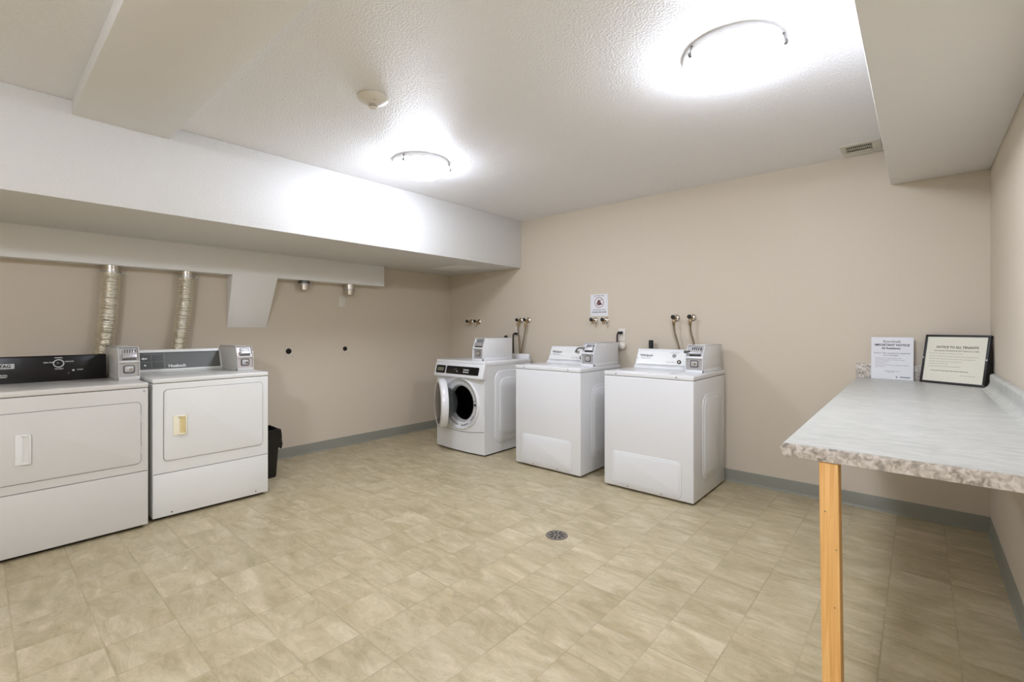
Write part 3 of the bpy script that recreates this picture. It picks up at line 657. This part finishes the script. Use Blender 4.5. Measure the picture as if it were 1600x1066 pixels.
t = thing('wall_plate', 'small white blank plate on the left wall under the duct stub', 'wall plate', (0, -1.466, 1.484))
bm = B(); slab(bm, rr(-0.036, 0.036, -0.054, 0.054, 0.004), sidex, 0, 0.006, 0.002); obj('plate', bm, IVORY, t)
bm = B(); lathe(bm, [(0.0005, .0075), (.003, .007), (.003, .005)], 10, at(0, 0, 0.03, AX_X)); lathe(bm, [(0.0005, .0075), (.003, .007), (.003, .005)], 10, at(0, 0, -0.03, AX_X)); obj('screws', bm, SHEET, t)
def hole(y, z, r, pts, label):
    t = thing('wall_grommet', label, 'wall hole', (0, y, z), 0, 'round holes in the left wall')
    bm = B(); lathe(bm, [(r, 0.0), (r, 0.003), (r * .8, 0.0035), (r * .75, 0.001), (0.0005, 0.001)], 32, AX_X.copy()); obj('rim', bm, HOLE, t)
    for a, c in pts:
        bm = B(); lathe(bm, [(0.0035, 0.0), (0.003, 0.0015), (0.0005, 0.0015)], 12, at(0, a, c, AX_X)); obj('screw_hole', bm, SEAM, t)
hole(-2.005, 0.997, 0.026, [(-.03, .05), (.036, .05), (-.03, -.05), (.036, -.05)], 'black round hole in the left wall, the one nearer the dryers')
hole(-1.433, 1.003, 0.023, [(.034, .046), (-.028, -.046), (.034, -.046)], 'black round hole in the left wall, the one nearer the corner')

# ------------------------------------------------------------------ bin
t = thing('waste_bin', 'black plastic waste bin lined with a black bag beside the dryer', 'bin', (0.42, -2.40, 0))
def rect_loft(bm, secs, closed=True):
    loops = []
    for (hx, hy, r, z, jit) in secs:
        pts = rr(-hx, hx, -hy, hy, r, 6); lp = []
        for i, p in enumerate(pts):
            k = 1 + jit * math.sin(i * 2.7) * 0.5 + jit * math.sin(i * 1.3 + z * 40) * 0.5
            lp.append(bm.verts.new((p[0] * k, p[1] * k, z + jit * 0.25 * math.sin(i * 1.9))))
        loops.append(lp)
    n = len(loops[0])
    for A, C_ in zip(loops, loops[1:]):
        for i in range(n): bm.faces.new((A[i], A[(i + 1) % n], C_[(i + 1) % n], C_[i]))
    return loops
bm = B(); lp = rect_loft(bm, [(0.095, 0.075, 0.03, 0.0, 0), (0.10, 0.08, 0.03, 0.006, 0), (0.125, 0.098, 0.03, 0.37, 0), (0.118, 0.092, 0.03, 0.37, 0), (0.094, 0.074, 0.03, 0.012, 0)]); bm.faces.new(lp[0][::-1]); bm.faces.new(lp[-1]); obj('bin_body', bm, BLACK, t)
bm = B(); rect_loft(bm, [(0.10, 0.076, 0.03, 0.15, 0.02), (0.115, 0.088, 0.03, 0.36, 0.01), (0.122, 0.095, 0.03, 0.392, 0.01), (0.131, 0.105, 0.03, 0.385, 0.01), (0.134, 0.108, 0.03, 0.33, 0.03), (0.136, 0.110, 0.03, 0.28, 0.07), (0.132, 0.106, 0.03, 0.24, 0.05)]); obj('bin_bag', bm, BAG, t)

# ------------------------------------------------------------------ taps, hoses, outlets on the far wall
def valve(x, z, label, grp, rot=0):
    t = thing('wall_tap', label, 'water tap', (x, 0, z), 0, grp)
    bm = B(); lathe(bm, [(0.0005, 0.016), (0.012, 0.015), (0.022, 0.009), (0.031, 0.003), (0.032, 0)], 28, AX_Y.copy()); obj('escutcheon', bm, CHROME, t)
    bm = B(); lathe(bm, [(0.011, 0.0), (0.011, 0.035), (0.014, 0.037), (0.014, 0.062), (0.0005, 0.064)], 20, AX_Y.copy()); tube(bm, [(0, -0.048, 0.0), (0, -0.052, -0.02), (0, -0.054, -0.034)], 0.0115, 14); obj('tap_body', bm, BRASS, t)
    bm = B(); M = at(0, -0.072, 0.008, AX_Y @ Matrix.Rotation(R(rot), 4, 'Z'))
    lathe(bm, [(0.0005, 0.012), (0.013, 0.011), (0.019, 0.006), (0.018, 0.0), (0.012, -0.006), (0.0005, -0.006)], 7, M); obj('tap_handle', bm, RUBBER, t)
    return t
g1, g2 = 'bare tap pair left of the front-loader', 'taps with hoses'
valve(0.387, 1.292, 'tap without hose nearest the corner, left of its pair', 'wall taps without hoses')
valve(0.517, 1.291, 'tap without hose nearest the corner, right of its pair', 'wall taps without hoses', 20)
valve(1.169, 1.299, 'left tap of the pair with hoses behind the front-loader', 'wall taps with hoses')
valve(1.277, 1.299, 'right tap of the pair with hoses behind the front-loader', 'wall taps with hoses', 20)
valve(2.105, 1.288, 'left bare tap directly under the small warning sign', 'wall taps without hoses', 10)
valve(2.225, 1.287, 'right bare tap directly under the small warning sign', 'wall taps without hoses')
valve(2.903, 1.299, 'left tap with a hose above the right-end washer', 'wall taps with hoses', 15)
valve(3.041, 1.300, 'right tap with a hose above the right-end washer', 'wall taps with hoses')
def hose(ctrl, label, r=0.0075, m=None):
    t = thing('water_hose', label, 'hose', ctrl[0], 0, 'braided water hoses'); x, y, z = ctrl[0]
    P = [(a - x, b_ - y, c_ - z) for a, b_, c_ in ctrl]
    bm = B(); tube(bm, spline(P, 10), r, 12); obj('braided_line', bm, m or BRAID, t)
    bm = B(); tube(bm, [(0, 0, 0.006), (0, 0, -0.024)], 0.0125, 6); obj('nut', bm, BRASS, t)
hose([(1.169, -0.054, 1.26), (1.171, -0.05, 1.18), (1.180, -0.045, 1.05), (1.185, -0.04, 0.90), (1.16, -0.04, 0.7)], 'braided hose from the left tap behind the front-loader')
hose([(1.277, -0.054, 1.26), (1.268, -0.05, 1.18), (1.235, -0.045, 1.05), (1.205, -0.04, 0.92), (1.19, -0.04, 0.7)], 'braided hose from the right tap behind the front-loader')
hose([(2.903, -0.054, 1.26), (2.908, -0.05, 1.18), (2.935, -0.045, 1.08), (2.965, -0.04, 0.95), (2.97, -0.04, 0.7)], 'braided hose from the left tap above the right-end washer')
hose([(3.041, -0.054, 1.26), (3.045, -0.05, 1.18), (3.068, -0.045, 1.09), (3.09, -0.04, 0.95), (3.09, -0.04, 0.7)], 'braided hose from the right tap above the right-end washer')
bm = B(); tube(bm, spline([(2.695, -0.045, 1.105), (2.697, -0.05, 1.08), (2.70, -0.055, 1.04), (2.70, -0.055, 0.98), (2.71, -0.05, 0.75)], 8), 0.019, 16)
o = obj('drain_hose', bm, RUBBER); tag(o, 'black drain hose end above the right-end washer console', 'hose')
bm = B(); tube(bm, spline([(0.985, -0.03, 1.118), (0.985, -0.045, 1.118), (0.985, -0.055, 1.095), (0.985, -0.05, 0.95), (0.985, -0.05, 0.7)], 8), 0.016, 16)
o = obj('drain_hose', bm, RUBBER); tag(o, 'black drain hose peeking over the front-loader coin box', 'hose')
def outlet(x, z, label):
    t = thing('wall_outlet', label, 'power outlet', (x, 0, z))
    bm = B(); slab(bm, rr(-0.036, 0.036, -0.058, 0.058, 0.005), front, 0, -0.006, 0.002); obj('cover_plate', bm, IVORY, t)
    for s in (0.021, -0.021):
        bm = B(); slab(bm, rr(-0.016, 0.016, s - 0.014, s + 0.014, 0.008), front, -0.005, -0.0075, 0.001); q = obj('socket', bm, IVORY, t)
        bm = B(); box(bm, -0.007, -0.005, -0.008, -0.007, s - 0.003, s + 0.006); box(bm, 0.005, 0.007, -0.008, -0.007, s - 0.003, s + 0.006); obj('slots', bm, HOLE, q)
outlet(2.392, 1.150, 'ivory outlet with a black plug, right of the middle washer coin box')
outlet(1.125, 1.175, 'ivory outlet behind the front-loader coin box')
def cord(pts, pl, label):
    t = thing('power_cord', label, 'power cord', pl); x, y, z = pl
    bm = B(); box(bm, -0.028, 0.014, -0.030, -0.0005, -0.012, 0.012, 0.006, 3); obj('plug', bm, RUBBER, t)
    bm = B(); tube(bm, spline([(a - x, b_ - y, c_ - z) for a, b_, c_ in pts], 8), 0.0065, 10); obj('cable', bm, RUBBER, t)
cord([(2.372, -0.022, 1.171), (2.358, -0.026, 1.160), (2.354, -0.024, 1.12), (2.354, -0.022, 1.0), (2.356, -0.02, 0.85), (2.36, -0.03, 0.6)], (2.392, -0.0085, 1.171), 'black cord plugged in beside the middle washer')
cord([(1.10, -0.022, 1.154), (1.078, -0.026, 1.145), (1.075, -0.024, 1.10), (1.075, -0.022, 1.0), (1.075, -0.02, 0.85), (1.08, -0.03, 0.6)], (1.125, -0.0085, 1.154), 'black cord plugged in behind the front-loader coin box')
t = thing('hose_cap', 'round white fitting on the wall under the black plug', 'pipe fitting', (2.402, 0, 1.052))
bm = B(); lathe(bm, [(0.0005, 0.046), (0.022, 0.044), (0.034, 0.034), (0.038, 0.018), (0.036, 0.0)], 28, AX_Y.copy()); obj('cap', bm, IVORY, t)
bm = B(); lathe(bm, [(0.008, 0.047), (0.010, 0.050), (0.014, 0.048)], 20, AX_Y.copy()); obj('cap_rim', bm, WPLAS, t)

# ------------------------------------------------------------------ warning sign
t = thing('warning_sign', 'small white paper sign with a red prohibition circle on the far wall', 'sign', (2.150, 0, 1.436))
bm = B(); slab(bm, rr(-0.095, 0.095, -0.105, 0.105, 0.002), front, 0, -0.002); obj('paper', bm, PAPER, t)
F = lambda x, z: pxf(x, -0.0022, z)
text('lettering', 'DO NOT USE', 0.020, INK, t, F(0, 0.088), sx=0.9)
text('lettering', 'DYE PRODUCTS IN', 0.0185, INK, t, F(0, -0.047), sx=0.9)
text('lettering', 'WASHING MACHINES', 0.0185, INK, t, F(0, -0.069), sx=0.86, bold=.0004)
bm = B(); M = at(0, -0.002, 0.024, AX_Y); lathe(bm, [(0.044, 0), (0.044, 0.0006), (0.051, 0.0006), (0.051, 0)], 48, M)
bmesh.ops.transform(bm, matrix=Matrix(), verts=bm.verts); k = 0.7071; slab(bm, [(-0.033, -0.006), (-0.029, -0.010), (0.033, 0.054), (0.029, 0.058)], front, -0.002, -0.0026); obj('prohibition_ring', bm, INKP, t)
bm = B(); slab(bm, [(-0.030, 0.020), (-0.022, 0.022), (-0.018, 0.034), (-0.012, 0.046), (0.0, 0.052), (0.010, 0.044), (0.016, 0.030), (0.022, 0.016), (0.034, 0.008), (0.026, 0.002), (0.006, 0.0), (-0.008, -0.004), (-0.022, 0.004)], front, -0.002, -0.0024); obj('pictogram', bm, INKR, t)

# ------------------------------------------------------------------ counter
t = thing('countertop', 'long grey laminate counter along the right wall on a pine post', 'counter', (4.47, -1.2, 0))
CX, CY = 4.47, -1.2
bm = B(); TH = 0.040
# profile with rolled left edge, lofted front to back; slightly out of square
def cs(y, xl):
    p = [(L - .001, CT - TH), (xl + 0.012, CT - TH), (xl + 0.002, CT - TH + 0.008), (xl - 0.002, CT - 0.02), (xl, CT - 0.009), (xl + 0.004, CT - 0.003), (xl + 0.013, CT), (L - .001, CT)]
    return [(a - CX, y - CY, b_) for a, b_ in p]
secs = [cs(-2.400, 4.168), cs(-0.001, 4.146)]
vv = [[bm.verts.new(p) for p in s] for s in secs]; n = len(vv[0])
for i in range(n): bm.faces.new((vv[0][i], vv[0][(i + 1) % n], vv[1][(i + 1) % n], vv[1][i]))
bm.faces.new(vv[0]); bm.faces.new(vv[1][::-1])
obj('worktop', bm, LAMT, t, ang=50)
bm = B(); prism(bm, [(4.168 - CX + .008, CT - TH + .001), (4.168 - CX - .001, CT - 0.028), (4.168 - CX - .002, CT - 0.012), (4.168 - CX + .010, CT - 0.001), (L - .002 - CX, CT - 0.001), (L - .002 - CX, CT - TH + .001)], 'y', -2.4025 - CY, -2.399 - CY, 0.001)
obj('edge_banding', bm, LAME, t)
bm = B(); box(bm, 4.146 - CX, L - .02 - CX, -0.020 - CY, -0.001 - CY, CT, CT + 0.098, 0.002); obj('backsplash', bm, LAME, t)
bm = B(); prism(bm, [(L - .001 - CX, CT - .001), (L - 0.066 - CX, CT - .001)] + [(L - 0.066 - CX + 0.040 * math.sin(R(a)), CT + 0.040 - 0.040 * math.cos(R(a))) for a in range(10, 91, 16)] + [(L - 0.026 - CX, CT + 0.062)] + [(L - 0.013 - CX - 0.013 * math.cos(R(a)), CT + 0.070 + 0.013 * math.sin(R(a))) for a in range(0, 91, 18)] + [(L - .001 - CX, CT + 0.083)], 'y', -2.40 - CY, -0.285 - CY); obj('side_splash', bm, LAMT, t)
bm = B(); v = [(4.259, -2.392), (4.304, -2.392), (4.304, -2.330), (4.259, -2.330)]
A = [bm.verts.new((a + .010 - CX, b_ - CY, 0)) for a, b_ in v]; Cc = [bm.verts.new((a - CX, b_ - CY, CT - TH)) for a, b_ in v]
for i in range(4): bm.faces.new((A[i], A[(i + 1) % 4], Cc[(i + 1) % 4], Cc[i]))
bm.faces.new(A[::-1]); bm.faces.new(Cc); bmesh.ops.bevel(bm, geom=list(bm.edges), offset=0.003, segments=2, profile=.5, affect='EDGES'); obj('leg', bm, WOOD, t)
bm = B()
for z, dx in ((0.70, .008), (0.44, .03), (0.60, .034)): lathe(bm, [(0.0005, .001), (.0016, .001), (.0016, -.001)], 8, at(4.266 + dx - CX, -2.3925 - CY, z, AX_Y))
obj('nail_heads', bm, DSTEEL, t)

# ------------------------------------------------------------------ notices on the counter
def frame_matrix(bl, br, lean):
    bl, br = Vector(bl), Vector(br); x = (br - bl).normalized(); nrm = Vector((x.y, -x.x, 0)).normalized()
    up = (Vector((0, 0, 1)) * math.cos(R(lean)) - nrm * math.sin(R(lean))).normalized(); n = x.cross(up).normalized()
    M = Matrix(((x.x, up.x, n.x, bl.x), (x.y, up.y, n.y, bl.y), (x.z, up.z, n.z, bl.z), (0, 0, 0, 1))); return M, (br - bl).length
def loc_thing(name, label, cat, M):
    o = thing(name, label, cat); o.matrix_world = M; return o
flat = lambda u, v, d: (u, v, d)
# white notice in an acrylic holder
M, W_ = frame_matrix((4.232, -0.040, CT + 0.004), (4.441, -0.052, CT + 0.003), 3)
t = loc_thing('paper_notice', 'white paper notice standing against the backsplash, left of the black frame', 'notice', M)
bm = B(); slab(bm, rr(-0.003, W_ + .003, -0.003, 0.272, 0.003), flat, -0.004, -0.001); obj('holder', bm, mat('clear_acrylic', (225, 225, 228), 0.15, spec=.6), t)
bm = B(); slab(bm, rr(0, W_, 0, 0.268, 0.001), flat, -0.001, 0.0006); obj('paper', bm, PAPER, t)
def nt(s, size, m, u, v, **k): return text('lettering', s, size, m, t, Matrix.Translation((u, v, 0.0007)), **k)
nt('Boardwalk', 0.021, mat('grey_script', (150, 148, 146), .8), W_ * .5, 0.243, bold=.0005); nt('IMPORTANT NOTICE', 0.0185, INK, W_ * .5, 0.220, bold=.0006); nt('All Residents:', 0.0175, INK, W_ * .48, 0.199, bold=.0005)
nt('Notice: This Laundromat equipment', 0.0125, mat('soft_ink', (140, 138, 142), .8), W_ * .5, 0.168, bold=.0002); nt('is for Residents', 0.0125, bpy.data.materials['soft_ink'], W_ * .47, 0.154, bold=.0002)
def greek(m, rows, hgt, seed=1):
    rnd = random.Random(seed); bm = B()
    for (u0, u1, v) in rows:
        u = u0
        while u < u1 - .004:
            wd = min(rnd.uniform(.006, .02), u1 - u); slab(bm, [(u, v - hgt / 2), (u + wd, v - hgt / 2), (u + wd, v + hgt / 2), (u, v + hgt / 2)], flat, 0.0006, 0.001); u += wd + .003
    obj('small_print', bm, m, t)
greek(INKL, [(.02, .15, .135), (.02, .17, .124), (.02, .09, .113), (.02, .075, .102), (.02, .19, .090), (.02, .07, .079), (.065, .145, .052), (.08, .12, .045)], .0035)
bm = B(); slab(bm, [(.124, .018), (.130, .020), (.134, .010), (.128, .008)], flat, .0006, .001); slab(bm, [(.146, .012), (.196, .012), (.196, .018), (.146, .018)], flat, .0006, .001); obj('logo', bm, mat('logo_grey', (120, 120, 122), .8), t)
# framed notice
M, W_ = frame_matrix((4.474, -0.072, CT + 0.001), (4.748, -0.235, CT + 0.0005), 12)
t = loc_thing('framed_notice', 'black-framed cream notice leaning in the corner of the counter', 'framed notice', M)
Hf = 0.298; bw = 0.012
bm = B()
for q in ((0, W_, 0, bw), (0, W_, Hf - bw, Hf), (0, bw, bw * .9, Hf - bw * .9), (W_ - bw, W_, bw * .9, Hf - bw * .9)): box(bm, q[0], q[1], q[2], q[3], -0.018, 0.006, 0.002)
obj('frame', bm, BLACK, t)
bm = B(); box(bm, 0.004, W_ - .004, 0.004, Hf - .004, -0.016, -0.002); obj('backing', bm, BLACK, t)
bm = B(); prism(bm, [(Hf * .97, -0.018), (0.012, -0.018), (0.002, -0.075), (0.008, -0.078)], 'x', W_ - 0.06, W_ - 0.008) if False else prism(bm, [(Hf * .96, -0.017), (0.006, -0.017), (0.004, -0.085)], 'x', W_ - 0.045, W_ - 0.003); obj('easel_back', bm, BLACK, t)
bm = B(); box(bm, bw * .8, W_ - bw * .8, bw * .8, Hf - bw * .8, -0.003, 0.0006); obj('paper', bm, PAPERC, t)
INKO = mat('olive_ink', (98, 96, 82), .8); INKO2 = mat('faint_olive_ink', (190, 187, 170), .8); INKO3 = mat('mid_olive_ink', (140, 138, 122), .8)
nt('NOTICE TO ALL TENANTS', 0.0185, INKO, W_ * .52, 0.222, bold=.0006, sx=.93)
nt('THIS LAUNDRY ROOM MUST BE KEPT CLEAN AT ALL TIMES', 0.0095, INKO3, W_ * .51, 0.200, bold=.0003, sx=.87)
greek(INKO2, [(.034, .20, .183), (.034, .28, .166), (.034, .26, .150), (.034, .20, .134), (.034, .14, .120), (.034, .20, .104)], .004, 3)
greek(INKO3, [(.05, .24, .078)], .0045, 4); greek(INKO2, [(.20, .27, .055)], .0035, 5)
bm = B(); box(bm, W_ - .008, W_ - .001, Hf * .50, Hf * .53, .005, .009, .001); box(bm, .001, .008, Hf * .50, Hf * .53, .005, .009, .001); obj('clips', bm, STEEL, t)

# ------------------------------------------------------------------ floor drain
t = thing('floor_drain', 'round steel floor drain with radial slots in the middle of the floor', 'drain', (2.874, -1.711, 0), R(12))
bm = B(); lathe(bm, [(0.064, 0.0), (0.063, 0.003), (0.058, 0.004), (0.057, 0.0022), (0.0005, 0.0022)], 48); obj('grate', bm, mat('drain_steel', (128, 120, 110), .45, .5, var=.1, vscale=60), t)
for k in range(9):
    bm = B(); M = Matrix.Rotation(R(40 * k), 4, 'Z'); slab(bm, rr(0.020, 0.048, -0.0038, 0.0038, 0.0035, 4), flat, 0.0018, 0.0028); bmesh.ops.transform(bm, matrix=M, verts=bm.verts); obj('slot', bm, HOLE, t)
bm = B(); lathe(bm, [(0.005, 0.0), (0.005, 0.003), (0.0005, 0.003)], 16); obj('screw', bm, HOLE, t)
